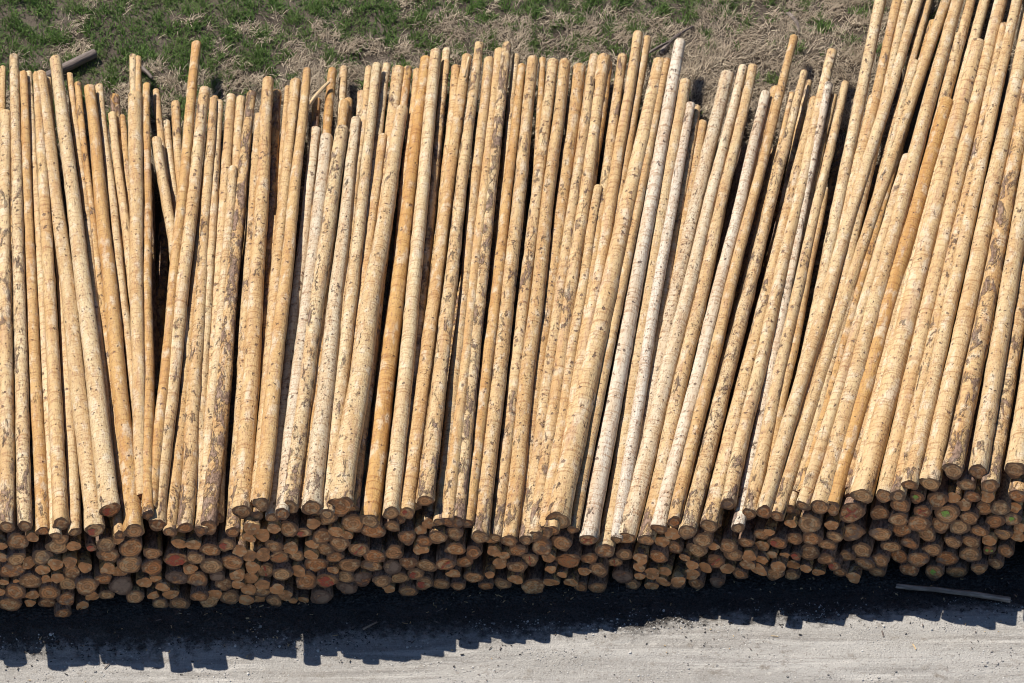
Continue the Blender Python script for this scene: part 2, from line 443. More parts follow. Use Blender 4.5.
# upper logs, measured in the photograph: butt x, y, width | tip x, y, width | layer | butt hidden | tone | bark | knots | bend
TOP = """
-28 528 17 -50 60 9 0 0 .4 .3 .5 0
-9 526 16 -22 58 9 0 0 .4 .3 .5 0
7 527 16 5 110 10 0 0 .25 .55 .5 0 a
4 532 11 3 66 6 1 1 .6 .2 .3 0
25 526 15 14 54 9 0 0 .1 .6 .7 0
43 531 14 22.5 71 7.5 0 0 .75 .25 .3 0
56 536 12 29 71 6.5 1 0 .1 .2 .3 0
61 524 16 37 72 8 0 0 .6 .3 .3 0
75 532 13 48 77 7 1 0 .3 .3 .3 0
95 530 19 41 71 11 0 0 .45 .3 .4 0 f
110 510 20 55.5 56 11.5 0 0 .15 .3 .45 0 g
120 535 11 70 73 6.5 1 0 .45 .3 .4 0
124 530 11 78 82 6.5 1 1 .7 .6 .4 0
134 531 19 89.5 85 10.5 0 0 .85 .1 .15 0
148 525 11 99 84 7.5 1 1 .4 .3 .4 0
158 528 11 112 112 8 1 1 .5 .3 .4 0
160 532 11 122 115 7 2 1 .5 .3 .3 0
140 520 13 135 92 14.5 0 1 .5 .1 .3 0 p
141 522 12 133 54 6.5 1 1 .1 .6 .3 0
146 522 12 138.5 56 6.5 1 1 .55 .3 .4 0
130 530 11 115 94 9 2 1 .9 1.0 .6 0
148 515 12 147 83 7 0 0 .75 .25 .3 0
205 522 11 155.5 89 6.5 2 1 .5 .3 .4 0
212 520 12 156 137 9.5 1 1 .4 .3 .5 0
208 522 11 167 120 6 2 1 .3 .3 .4 0
205 525 12 175 101 8.5 2 1 .5 .4 .4 0
150 524 13 197 41 9 0 1 .8 .15 .25 0 r
157 525 16 205 87 10.5 0 0 .45 .5 .5 0
170 532 14 214 96 8 1 0 .7 .5 .4 0
185 528 16 213 97 7.5 0 0 .5 .6 .5 0
196 527 12 219.5 100 7.5 1 1 .4 .4 .4 0
201 531 13 233 166 9 0 0 .35 .4 .5 0
199 531 13 231 94 9 1 1 .2 .3 .5 0
209 527 17 251 91 9 0 0 .5 .95 .5 0 n
216 528 13 241 96 9 1 1 .3 .2 .3 0
239 525 13 264 104 8.5 0 1 .6 .4 .5 0
233 532 14 259 113 7.5 0 0 .4 .5 .6 0
242 512 19 268.5 77 10.5 0 0 .5 .45 .5 0
270 522 12 275 216 7 2 1 .5 .5 .4 0
256 515 14 295 79 11 1 1 .55 .3 .35 0
256 520 12 287 86 6 2 1 .4 .2 .3 0
258 520 12 277 90 9 2 1 .9 1.0 .6 0
261 504 17 307 68 8 0 0 .6 .15 .3 0
272 518 13 316 127 9.5 1 0 -.15 .2 .5 0
282 514 15 327 134 12 0 0 -.2 .35 .5 0
290 507 17 342 126 13 0 0 .25 .7 .6 0 q
295 514 12 333 68 8.5 1 1 .9 .15 .3 0
300 520 12 317 98 8 2 1 .9 .9 .5 0
303 515 12 345 100 9 1 1 .8 .4 .3 0
312 508 19 356 117 9.5 0 0 -.1 .45 .6 0
327 514 14 377 63 9.5 0 0 .2 .45 .6 0
322 520 12 369 66 7 1 1 .3 .4 .5 0
340 506 25 402 106 12 0 0 .35 .4 .5 0 big
337 515 13 383 134 8.5 1 1 .4 .3 .5 0
333 518 12 387 63 7.5 1 1 .2 .5 .6 0
345 518 14 398 66 12 1 1 .3 .6 .7 0
352 518 14 408 66 8 1 1 .9 .5 .5 0
331 516 12 362 91 9 1 1 .3 .4 .6 0
327 516 12 344 66 8 2 1 .3 .4 .5 0
319 516 12 349 98 8 2 1 .7 .4 .5 0
370 521 19 426 56 9.5 0 0 .9 .15 .25 0 gold
367 522 14 418 69 8.5 1 1 .7 .3 .3 0
391 513 17 436 49 11 0 0 .15 .2 .3 0
400 518 12 446 60 7.5 1 1 .6 .8 .5 0
398 520 12 447 48 8 2 1 .1 .5 .5 0
406 513 17 467 54 9.5 0 0 .65 .2 .4 0 redm
415 522 13 456 65 8.5 1 1 .45 .3 .5 0
425 501 17 479 42 8.5 0 0 .4 .65 .4 0 hang
439 522 13 489 57 10 0 0 .45 .4 .5 0
448 522 14 499 48 9 0 0 .65 .3 .45 0
457 522 15 507 42 9 0 0 .4 .85 .5 0
467 524 14 522 64 7.5 0 0 .7 .25 .4 0
470 530 12 517 54 7.5 1 1 .3 .4 .5 0
480 537 18 533 56 10.5 0 0 .55 .55 .6 0
496 538 14 553 59 10.5 0 0 .45 .6 .6 0
509 541 17 565 59 11 0 0 .5 .45 .55 0
520 540 14 579 64 13 1 1 .55 .5 .6 0
517 541 13 542 57 6 1 1 .7 .2 .3 0
526 540 13 590 77 9.5 0 0 .3 .5 .6 0
535 536 14 604 54 12 0 0 .4 .5 .55 0
528 538 12 594 54 9.5 1 1 .3 .5 .5 0
545 532 16 598 185 8.5 0 0 .5 .3 .5 0
547 537 13 608 60 8.5 1 1 .9 .6 .5 0
552 530 15 638.5 31 9.5 0 0 .5 .25 .4 0 tall
557 540 13 611 145 6.5 1 1 .7 .2 .3 0
560 536 13 623 54 9 1 1 .4 .7 .5 0
563 534 13 648 36 7.5 1 1 .4 .3 .4 0
557 521 23 659 58 12 0 0 .25 .35 .45 0 wide
573 530 12 667 58 7.5 0 0 .5 .25 .5 0
588 540 18 680 39 11 0 0 -.3 .25 .35 0 xlog
605 551 18 685 79 11.5 0 0 .3 .35 .5 0
616 540 13 690 102 8.5 0 0 -.35 .35 .6 0 whit
622 545 12 697 105 8 1 1 .4 .6 .5 0
628 540 13 703 120 8.5 1 1 .4 .4 .6 0
630 545 12 692 150 5.5 2 1 .6 .2 .4 0
621 545 14 727 71 13 1 1 -.15 .45 .7 0
626 538 20 743 65 9 0 0 -.12 .3 .5 0
646 540 17 753 64 8.5 0 0 .35 .45 .65 0
659 529 16 766 91 9 0 0 -.25 .3 .5 0
674 522 14 794 35 7.5 0 0 .55 .2 .45 0
660 535 13 775 86 8.5 1 1 .5 .3 .4 0
687 532 18 804 70 7.5 0 0 .2 .6 .75 0 whorl
690 540 12 792 92 6 1 1 .6 .5 .6 0
709 526 18 815 97 9.5 0 0 .4 .5 .65 0
715 535 12 809 80 6 2 1 .5 .7 .5 0
728 504 15 832 49 9.5 0 0 .25 .4 .5 0
738 528 13 829 82 8.5 0 0 -.3 .5 .6 0
741 525 12 834 94 6.5 1 1 .4 .5 .5 0
749 514 15 845 81 7.5 0 0 .5 .5 .5 0
762 520 11 826 187 6 1 1 .8 .1 .2 0
764 512 16 937 -55 9 0 0 .35 .3 .4 -5 steep
776 520 14 889 -40 11 1 1 .2 .35 .6 0 lone
777 520 12 859 111 8 1 1 .4 .5 .7 0
780 520 13 873 95 9.5 1 1 .45 .4 .5 0
777 516 15 960 -42 9 0 0 .4 .45 .4 -4
785 518 13 907 -45 9 1 1 .45 .35 .5 0
790 518 13 918 -45 9 1 1 .35 .35 .5 0
795 520 12 936 -30 8 2 1 .5 .5 .6 0
803 513 13 933 20 9.5 1 1 .75 .6 .5 0
797 516 12 915 60 8.5 1 1 .3 .5 .5 0
803 506 14 908 154 10.5 0 0 .45 .3 .35 0
820 507 19 970 -48 11 0 0 .4 .3 .45 0
832 508 17 947 98 13.5 0 0 .85 .1 .15 0 goldb
846 512 13 980 -40 9 1 1 .3 .4 .5 0
862 496 22 978 39 13.5 0 0 .35 .35 .4 0 fat
852 508 13 959 33 10 1 1 .4 .4 .5 0
856 508 13 995 -40 10 1 1 .1 .3 .5 0
884 496 18 1010 -42 12 0 0 .25 .35 .45 0
898 496 15 1005 23 9.5 0 0 .45 .55 .6 0
910 485 16 1026 -44 9.5 0 0 .2 .3 .4 0
930 484 21 1043 -45 13 0 0 .5 .3 .35 0
953 471 20 1054 -45 11 0 0 .6 .8 .3 0 barkbutt
978 472 20 1066 -50 13 0 0 .25 .45 .35 0
990 486 17 1080 -50 10 0 0 .45 .75 .6 0
1015 470 21 1095 -50 12 0 0 .4 .3 .4 0
1018 496 19 1110 -50 11 1 0 .4 .4 .4 0
1038 478 19 1126 -50 11 0 0 .4 .4 .4 0
1058 478 19 1146 -50 11 0 0 .4 .4 .4 0
"""
# sawn ends below, 4x crops: origin | x y w [mark]
ENDS1 = "70,330,85 10,345,40,d 10,390,45 65,395,75 50,440,100 15,490,40 66,485,25 60,530,80 40,575,90 0,530,40 130,310,50 165,390,75 120,410,60 125,485,90 180,485,50 130,540,55 120,573,45 170,440,60 195,525,85 190,572,72 232,300,65 230,345,80 222,418,60,d 280,410,55 230,472,50 285,455,75 275,510,80 265,550,75 257,605,65 330,590,55,d 365,350,42,rfull 295,345,60 340,430,55 345,505,90 370,545,60 425,340,75 435,390,80 430,435,60,d 413,473,68 485,500,90,d 480,450,60 425,540,65 475,310,45 540,548,72 525,357,100 520,415,98 610,375,75 610,430,85 580,490,60 625,480,50 645,505,55 615,545,50 640,578,68 705,398,95,rfull 720,335,60 770,340,60 785,395,75 707,472,88,d 760,437,55 685,540,60 715,578,75 790,490,85 800,540,70 840,360,78 842,422,85 870,468,65,d 890,505,70 840,572,82 860,540,60 905,340,70,rhalf 930,408,90 960,368,60 950,462,60 950,500,50 920,550,72 995,310,50 1000,270,60 1005,380,60 1010,430,60 1005,475,60 1000,520,60 985,560,60,d"
ENDS2 = "25,300,60,d 70,258,55 130,275,75 75,350,70 15,380,60 140,355,60 165,380,65 100,405,80,ofull 185,290,60,rhalf 235,255,55 285,240,70 230,335,55 260,310,75 335,330,80 230,378,60 275,370,70 305,385,70 235,425,90 320,285,60 45,450,75,rstripe 110,440,80 155,450,60 205,475,85 280,478,85,rfull 310,440,50 25,495,60 20,525,70 85,518,60 15,570,50 110,550,60 85,588,65 145,560,40 185,560,50,d 260,550,80,d 360,505,80,d 360,430,85 355,465,70 430,470,80,d 415,360,75,rslash 470,385,85 455,430,80 400,265,95 455,260,90 365,290,50 550,370,78 545,430,70,d 505,485,70 575,477,80 530,515,50 610,413,70 605,523,75 640,455,65,rhalf 605,310,70 545,265,65 660,285,50 670,325,65 660,355,60 720,300,75 700,265,60 680,425,80 685,495,70,rhalf 725,495,75 760,415,80,rslash 790,455,60 808,505,62 795,360,82 800,290,70 835,408,65 870,370,62 870,470,80 935,460,40 920,505,62 985,495,65 950,360,55 975,415,60 1000,380,50 945,320,50"
ENDS3 = "15,365,75 120,350,85 198,333,78 65,400,65,rstripe 25,430,75 15,475,60 145,390,55 225,402,98,ofull 155,438,52 155,490,60 85,520,95 235,490,55,d 275,530,60 200,460,40 310,395,65 345,440,75 295,445,50 342,512,68 405,410,65,rstripe 450,378,62 515,395,60 585,385,75 508,430,50 443,468,85,d 480,515,60 515,465,45 560,455,60 558,505,58 605,455,50,d 605,480,60 665,490,60,d 660,525,60,d 660,355,65 685,385,45 600,330,60 640,295,60 720,420,50 735,362,78 765,320,75 770,430,60 720,460,60 735,492,60 820,490,60,d 805,345,50 815,405,70,rslash 860,435,60 890,380,70 865,345,70 910,455,60 935,330,65 950,385,60 995,350,60 1000,400,60 1005,300,70 950,420,60 985,430,60"
ENDS4 = "5,370,40 100,395,70 35,410,75,rhalf 175,395,70 90,335,50 165,335,90 255,345,60 10,465,45 60,468,40 110,465,45,rfull 170,450,75 237,427,70 230,470,65 265,385,70 340,370,88 335,290,95,rx 310,465,65 370,450,80 375,500,80 275,500,55,rhalf 45,500,60 100,500,60,d 25,535,70 95,540,60 150,515,45 200,530,50,d 300,530,60 355,535,60 440,485,70 437,530,65 455,295,78 450,375,90 515,320,80 545,370,80 530,262,75 595,230,60,gdot 490,430,80 525,465,75 560,400,70 605,330,85 630,285,70,rx 670,250,80 630,380,80 605,475,85 565,520,70 650,440,75 690,340,75 715,295,95,gdot 715,475,85 665,530,78,gdot 740,235,60 780,265,60 770,345,75 740,410,75 815,305,75 810,460,85 755,530,85 815,225,65 875,225,60 855,275,75 845,370,75 815,400,75 900,330,75 925,275,70 890,400,60 935,380,75 885,440,50,gdots 845,515,65 910,495,60 950,445,65 980,320,70,gdot 985,270,60 1000,385,60 800,180,70 1005,350,50"

tops = []
for ln in TOP.strip().splitlines():
    w = ln.split(); v = [float(k) for k in w[:12]]
    tops.append(dict(xf=v[0], yf=v[1], df=v[2], xt=v[3], yt=v[4], dt=v[5], layer=int(v[6]), hid=bool(v[7]), tone=v[8], bark=v[9], knots=v[10], bend=v[11], key=w[12] if len(w) > 12 else None))
for d in tops:
    if d['tone'] > .1: d['tone'] += rng.uniform(-.18, .18)
    d['j'] = rng.uniform(-.10, .06)
    p, t = face_pt(d['xf'], d['yf'], d['j'])
    d['P'], d['r0'] = p, d['df'] * t / FPX / 2
# butts low in the picture stick out towards the road as much as they sit lower
allv = [d for d in tops if not d['hid']]
z0 = [(d['P'].x, d['P'].z, d['layer']) for d in allv]
for d in allv:
    m = [z for x, z, l in z0 if abs(x - d['P'].x) < .55 and l == 0]
    zt = .42 * d['P'].z + .58 * (sum(m) / len(m) - .06 * d['layer'])
    dr = pdir(d['xf'], d['yf']); t = (zt - CAM.z) / dr.z
    d['P'] = CAM + dr * t; d['j'] = d['P'].y - SL * d['P'].x
vis = sorted([d for d in tops if d['layer'] == 0 and not d['hid']], key=lambda d: d['P'].x)
vx = [d['P'].x for d in vis]; vz = [d['P'].z for d in vis]
def ztop(x): return float(np.interp(x, vx, vz))
for d in tops:
    if d['hid']:
        d['P'].y += .12 + rng.uniform(0, .25); d['P'].z = ztop(d['P'].x) - (.02 if d['layer'] == 0 else .10 * d['layer'])
    # a tip lies on the sloping upper surface of the stack, deeper layers a little lower
    yb = 8.6 + 2.2 * sstep(2.6, 3.4, d['P'].x)
    zf, zb = ztop(d['P'].x), gz(d['P'].x + 1, yb) + .50
    drop = (.0, .085, .20)[d['layer']] + rng.uniform(-.03, .03)
    h = .5
    for _ in range(6):
        q, t = ground_pt(d['xt'], d['yt'] + d['dt'] * .3, h)
        h = max(zf + (zb - zf) * min(1, q.y / yb) - drop - gz(q.x, q.y), .14)
    q, t = ground_pt(d['xt'], d['yt'] + d['dt'] * .3, h)
    d['Q'], d['r1'] = q, d['dt'] * t / FPX / 2

ends = []
for ox, oy, s in ((0, 460, ENDS1), (256, 460, ENDS2), (512, 460, ENDS3), (768, 440, ENDS4)):
    for e in s.split():
        w = e.split(',')
        px, py, wd = ox + float(w[0]) / 4, oy + float(w[1]) / 4, float(w[2]) / 4
        j = rng.gauss(0, .035)
        p, t = face_pt(px, py, j)
        mk = w[3] if len(w) > 3 else None
        ends.append(dict(px=px, py=py, P=p, r=wd * t / FPX / 2 * .97, mark=mk, j=j))
# a few more just outside the frame on both sides
for sx in (-1, 1):
    for k in range(26):
        x = sx * (6.55 + rng.uniform(0, .75))
        j = rng.uniform(-.1, .1); z = rng.uniform(.12, 1.3)
        ends.append(dict(px=9999, py=0, P=Vector((x, SL * x + j, z)), r=rng.uniform(.09, .13), mark=None, j=j))
# settle the ends against each other and under the upper butts
fx = np.array([[d['P'].x, d['P'].z, d['r0']] for d in tops if not d['hid']])
px = np.array([[e['P'].x, e['P'].z, e['r']] for e in ends])
n = len(px); orig = px.copy()
for it in range(60):
    allp = np.vstack([px, fx])
    dx = px[:, None, 0] - allp[None, :, 0]; dz = px[:, None, 1] - allp[None, :, 1]
    dd = np.sqrt(dx * dx + dz * dz) + 1e-6
    ov = (px[:, None, 2] + allp[None, :, 2]) * .98 - dd
    ov[np.arange(n), np.arange(n)] = 0
    ov = np.clip(ov, 0, None); w = np.where(np.arange(len(allp))[None, :] < n, .5, .8) * ov * .6
    px[:, 0] += (w * dx / dd).sum(1); px[:, 1] += (w * dz / dd).sum(1)
    px[:, :2] += (orig[:, :2] - px[:, :2]) * .04
    px[:, 1] = np.maximum(px[:, 1], px[:, 2] * .95)
for e, r in zip(ends, px):
    e['P'] = Vector((r[0], SL * r[0] + e['j'], r[1]))

offs = [d for d in tops if d['xf'] < -5 or d['xf'] > 1030]
tops = [d for d in tops if not (d['xf'] < -5 or d['xf'] > 1030)]
for d in tops:
    d['obj'] = make_log(d['P'], d['Q'], d['r0'] * .97, d['r1'], d['tone'], d['bark'], d['knots'],
             bend=-d['bend'] / 80 + rng.uniform(-.014, .014), grey=rng.choice([.05, .1, .25, .3]),
             mark={'f': ('red', 'half'), 'g': ('red', 'half'), 'redm': ('red', 'dot'), 'xlog': ('red', 'x')}.get(d['key']))
NMAX = 312
inview = [e for e in ends]
inview.sort(key=lambda e: (e['mark'] not in (None, 'd'), e['r']), reverse=True)
keep = [e for e in inview if e['px'] < 9000][:NMAX - len(tops)]
kept = set(id(e) for e in keep)
lean_x = [d['P'].x for d in vis]; lean = [(d['Q'].x - d['P'].x) / (d['Q'].y - d['P'].y) for d in vis]
dv, df_, dm = [], [], []
MK = {'r': 'red', 'g': 'green', 'o': 'orange'}
for e in ends:
    P = e['P']; L = rng.uniform(6.0, 7.4)
    sl = float(np.interp(P.x, lean_x, lean)) + rng.uniform(-.025, .025)
    fr = P.z / max(.5, ztop(P.x))
    Q = Vector((P.x + sl * L, P.y + L, 0)); Q.z = gz(Q.x, Q.y) + .06 + .26 * min(1, fr) * rng.uniform(.7, 1)
    e['r1'] = e['r'] * rng.uniform(.5, .62)
    if id(e) in kept:
        mk = e['mark']
        e['obj'] = make_log(P, Q, e['r'], e['r1'], rng.uniform(.6, 1.0), rng.uniform(.9, 1.5), rng.uniform(.5, .9),  # heavy bark value paints the deep shade between ends onto these stems
                 grey=(.52 if mk == 'd' else rng.choice([0, 0, .08, .18, .30])), mark=(MK[mk[0]], mk[1:]) if mk and mk != 'd' else None)
    else:
        sd = 5000 + len(dv) % 977
        R, L2 = log_frame(P, Q)
        rings, tl = log_shape(L2, e['r'], e['r1'], 0, sd)
        for (v, f, mi) in ((*log_geo(rings, e['r1']), 0), (*end_geo(rings, sd)[:2], 1)):
            b = len(dv)
            dv += [tuple(R @ Vector(p) + P) for p in v]; df_ += [tuple(k + b for k in q) for q in f]; dm += [mi] * len(f)
for d in offs:
    R, L2 = log_frame(d['P'], d['Q'])
    rings, tl = log_shape(L2, d['r0'], d['r1'], 0, 4000 + int(d['xf']))
    for (v, f, mi) in ((*log_geo(rings, d['r1']), 0), (*end_geo(rings, 40)[:2], 1)):
        b = len(dv)
        dv += [tuple(R @ Vector(p) + d['P']) for p in v]; df_ += [tuple(k + b for k in q) for q in f]; dm += [mi] * len(f)
deep = mesh_obj('small_logs', dv, df_, [M_LOG, M_END], None, True, dm)
deep['tone'] = .7; deep['bark'] = .9; deep['knots'] = .4; deep['seed'] = .37; deep['grey'] = .15; deep['rad'] = 50.0
tag(deep, 'small sawn log ends wedged in the gaps between the larger ends of the stack', 'logs', kind='stuff')

# ------------------------------------------------------------------ ground
def axis(lo, hi, step, far):
    a = list(np.arange(lo, hi + 1e-6, step)); s = step; l = [lo]; r = [a[-1]]
    while r[-1] < far: s *= 1.6; r.append(r[-1] + s)
    s = step
    while l[-1] > -far: s *= 1.6; l.append(l[-1] - s)
    return sorted(l[1:]) + a + r[1:]
def sheet(name, xs, ys, zf, mat, keepf=None):
    nx, ny = len(xs), len(ys)
    v = [(x, y, zf(x, y)) for y in ys for x in xs]
    f = [(j * nx + i, j * nx + i + 1, (j + 1) * nx + i + 1, (j + 1) * nx + i) for j in range(ny - 1) for i in range(nx - 1)
         if keepf is None or keepf((xs[i] + xs[i + 1]) / 2, (ys[j] + ys[j + 1]) / 2)]
    return mesh_obj(name, v, f, mat)
g = sheet('ground', axis(-10, 10, .14, 600), axis(4, 14, .14, 600), lambda x, y: gz(x, y) - .40 * sstep(3.2, 2.6, y), soil_mat()); tag(g, None, None, kind='structure')
def zr(x, y):
    if abs(x) > 12 or y < -4: return 0.0
    return .021 * max(-8, min(8, x)) * sstep(SL * x - .05, SL * x - .75, y) + .012 * noise.noise(Vector((x * .6, y * 3.2, 0))) * sstep(0, -1.2, y) + .010 * noise.noise(Vector((x * 3, y * 5, 4))) * sstep(0, -.6, y) + .002
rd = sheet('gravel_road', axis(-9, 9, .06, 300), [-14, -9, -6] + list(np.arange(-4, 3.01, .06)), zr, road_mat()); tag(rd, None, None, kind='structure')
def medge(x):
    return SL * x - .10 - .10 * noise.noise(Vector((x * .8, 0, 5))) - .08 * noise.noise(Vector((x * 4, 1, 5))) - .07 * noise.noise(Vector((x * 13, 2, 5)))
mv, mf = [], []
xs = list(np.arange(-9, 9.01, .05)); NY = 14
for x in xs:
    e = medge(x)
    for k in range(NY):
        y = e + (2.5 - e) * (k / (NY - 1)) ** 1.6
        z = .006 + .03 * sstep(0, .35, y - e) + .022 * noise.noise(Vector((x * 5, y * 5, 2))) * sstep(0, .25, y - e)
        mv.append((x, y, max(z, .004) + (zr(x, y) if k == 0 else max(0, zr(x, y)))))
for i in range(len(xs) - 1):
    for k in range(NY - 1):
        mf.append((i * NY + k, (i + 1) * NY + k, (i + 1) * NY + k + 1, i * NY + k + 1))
mu = mesh_obj('shade_dark_mulch', mv, mf, shade_mulch_mat()); tag(mu, None, None, kind='structure')  # dark sheet, coloured to deepen the shadow along the stack foot

# scattered chips and splinters at the foot of the stack
cv, cf, cm = [], [], []
def chip(x, y, z, l, w, h, a, mi):
    d = Vector((math.cos(a), math.sin(a), rng.uniform(-.15, .15))) * l / 2; e = Vector((-math.sin(a), math.cos(a), rng.uniform(-.3, .3))) * w / 2
    c = Vector((x, y, z)); b = len(cv); u = Vector((0, 0, h))
    for p in (c - d - e * .6, c + d - e * .4, c + d * .8 + e, c - d * .9 + e): cv.append(tuple(p))
    for p in (c - d - e * .6, c + d - e * .4, c + d * .8 + e, c - d * .9 + e): cv.append(tuple(p + u))
    for q in ((0, 3, 2, 1), (4, 5, 6, 7), (0, 1, 5, 4), (1, 2, 6, 5), (2, 3, 7, 6), (3, 0, 4, 7)):
        cf.append(tuple(b + k for k in q)); cm.append(mi)
M_BARK = shade_mulch_mat(); M_BARK.name = 'bark_chip'
for _ in range(1500):
    x = rng.uniform(-7.2, 7.2); y = SL * x + .1 - abs(rng.gauss(0, .42)); big = rng.random() < .12
    mi = 0 if rng.random() < .72 else (1 if rng.random() < .65 else 2)
    if y < medge(x) - .3 and rng.random() < .75: continue
    chip(x, y, .035 if y > medge(x) + .05 else .010 + zr(x, y), rng.uniform(.015, .05) * (2.2 if big else 1), rng.uniform(.006, .02), rng.uniform(.004, .012), rng.uniform(0, 6.28), mi)
for _ in range(420):
    x = rng.uniform(-7.2, 7.2); y = rng.uniform(-1.6, -.4) + SL * x
    if noise.noise(Vector((x * 1.1, y * 2, 8))) < .18: continue
    chip(x, y, .010 + zr(x, y), rng.uniform(.012, .04), rng.uniform(.005, .015), rng.uniform(.004, .012), rng.uniform(0, 6.28), rng.choice([0, 1, 1, 2]))
for _ in range(4500):  # fine dark chips soften the edge of the painted shade strip
    x = rng.uniform(-7.2, 7.2); u = abs(rng.gauss(0, .22)); y = SL * x - .15 - u
    if noise.noise(Vector((x * 3, y * 6, 3))) < -.15: continue
    chip(x, y, .006 + zr(x, y), rng.uniform(.010, .035), rng.uniform(.008, .022), rng.uniform(.003, .008), rng.uniform(0, 6.28), 0)
lit = mesh_obj('wood_litter', cv, cf, [M_BARK, M_OLD, M_PALE], None, False, cm)
tag(lit, 'bark flakes and splinters strewn on the dark ground at the foot of the stack', 'litter', kind='stuff')

sv, sf = [], []
for _ in range(9000):
    x = rng.uniform(-7.2, 7.2); y = SL * x - rng.uniform(.3, 2.6)
    if noise.noise(Vector((x * .9, y * 3.0, 21))) + .5 * noise.noise(Vector((x * 3, y * 6, 22))) < rng.uniform(-.1, .35): continue
    r = rng.uniform(.006, .013) * (1.9 if rng.random() < .06 else 1); z0 = zr(x, y); b = len(sv); a0 = rng.uniform(0, 6.28)
    for k in range(5): sv.append((x + math.cos(a0 + k * 1.257) * r * rng.uniform(.7, 1.3), y + math.sin(a0 + k * 1.257) * r * rng.uniform(.7, 1.3), z0 - .003))
    for k in range(5): sv.append((x + math.cos(a0 + k * 1.257) * r * rng.uniform(.5, .8), y + math.sin(a0 + k * 1.257) * r * rng.uniform(.5, .8), z0 + r * rng.uniform(.5, .9)))
    for k in range(5): sf.append((b + k, b + (k + 1) % 5, b + 5 + (k + 1) % 5, b + 5 + k))
    sf.append((b + 5, b + 6, b + 7, b + 8, b + 9))
a = NT('road_stone'); gg = a.n('ShaderNodeNewGeometry'); a.col(a.mix(gg.outputs['Random Per Island'], (.20, .185, .17), (.60, .57, .53)))
stn = mesh_obj('gravel_stones', sv, sf, a.m, None, False)
tag(stn, 'loose grey gravel stones scattered over the pale road', 'gravel', kind='stuff')

# ------------------------------------------------------------------ grass
def blades(name, pts, mat, lab):
    N = len(pts); v = np.zeros((N, 5, 3)); 
    for i, (x, y, z, l, w, az, lean) in enumerate(pts):
        dx, dy = math.cos(az), math.sin(az)
        s, c = math.sin(lean), math.cos(lean); s2, c2 = math.sin(lean * 1.5), math.cos(lean * 1.5)
        ex, ey = -dy * w / 2, dx * w / 2
        mx, my, mz = x + dx * l * .55 * s, y + dy * l * .55 * s, z + l * .55 * c
        v[i] = ((x - ex, y - ey, z), (x + ex, y + ey, z), (mx - ex * .8, my - ey * .8, mz), (mx + ex * .8, my + ey * .8, mz),
                (mx + dx * l * .45 * s2, my + dy * l * .45 * s2, max(z + .01, mz + l * .45 * c2)))
    f = []
    for i in range(N):
        b = i * 5; f.append((b, b + 1, b + 3, b + 2)); f.append((b + 2, b + 3, b + 4))
    o = mesh_obj(name, [tuple(p) for p in v.reshape(-1, 3)], f, mat, None, True)
    return tag(o, lab, 'grass', kind='stuff')
gp, dp = [], []
for _ in range(330000):
    x = rng.uniform(-8.2, 8.2); y = rng.uniform(6.6, 13.2)
    if x > 5.2 and y < 9: continue
    n1 = noise.noise(Vector((x * .6, y * .8, 1))); n2 = noise.noise(Vector((x * 1.9, y * 2.2, 2))); n3 = noise.noise(Vector((x * 5.0, y * 5.5, 4)))
    green = n1 * .45 + n2 * .6 + n3 * .55 + .30 * (y - 9.2) - .062 * (x + 1.5)
    cl = noise.noise(Vector((x * 4.2, y * 4.2, 7)))
    z = gz(x, y) - .005
    if green > .06 + rng.uniform(-.20, .20) - (.55 if noise.noise(Vector((x * 2.6, y * 3.0, 31))) > .42 else 0):
        if rng.random() < .5 - .8 * n3 - .4 * cl: continue
        gp.append((x, y, z, rng.uniform(.05, .13) * (1 + .9 * max(0, n3 + cl * .6)), rng.uniform(.008, .016), rng.uniform(0, 6.28), rng.uniform(.2, 1.05)))
    else:
        if rng.random() < .42 - .9 * cl: continue
        az0 = 6.28 * noise.noise(Vector((x * 1.3, y * 1.3, 11))) * 1.2
        dp.append((x, y, z + rng.uniform(0, .05) * max(0, cl + .4), rng.uniform(.05, .20), rng.uniform(.006, .013), az0 + rng.gauss(0, 1.2), rng.uniform(.55, 1.40)))
blades('green_grass', gp, blade_mat('green_blades', (.055, .115, .028), (.18, .27, .070), (.14, .20, .06)), 'green grass tufts growing on the bank behind the log stack')
blades('dry_grass', dp, blade_mat('dry_blades', (.19, .145, .10), (.72, .60, .45), (.42, .34, .25)), 'dry straw coloured grass matted on the bank behind the log stack')

# ------------------------------------------------------------------ loose wood
def pole(name, P, Q, r0, r1, mat, label, cat, bendy=.02):
    R, L = log_frame(P, Q)
    rings, tl = log_shape(L, r0, r1, bendy, 900 + int(abs(P.x * 10)))
    v, f = log_geo(rings, r1); f.append(tuple(range(SEG))[::-1])
    o = mesh_obj(name, v, f, mat); o.location = P; o.rotation_euler = R.to_euler()
    return tag(o, label, cat)
a, _ = ground_pt(44, 78, .10); b, _ = ground_pt(95, 53, .10)
pole('weathered_pole', a, b, .07, .06, M_OLD, 'dark weathered pole lying on the bank behind the leftmost log tips', 'pole', 0)
a, _ = ground_pt(138, 66, .09); b, _ = ground_pt(152, 78, .09)
pole('broken_branch', a, b, .035, .02, M_OLD, 'short dark broken branch on the bank by a pair of thin tips', 'branch')
a, _ = ground_pt(660, 54, .06); b, _ = ground_pt(693, 26, .06)
pole('bare_branch', a, b, .03, .012, M_OLD, 'bare grey branch lying on dry grass behind the tall log tips', 'branch', .05)
a, _ = ground_pt(896, 586, .09); b, _ = ground_pt(1010, 600, .16)
pole('thin_pole', a, b, .030, .036, M_GREY, 'long thin grey pole lying in the shade in front of the stack', 'pole', .03)
a, _ = ground_pt(305, 112, .62); b, _ = ground_pt(329, 82, .62)
pole('split_slat', a, b, .03, .018, M_PALE, 'pale split slat leaning slantwise across the log tips', 'slat')
a, _ = ground_pt(464.5, 77, .66); b, _ = ground_pt(469, 57, .66)
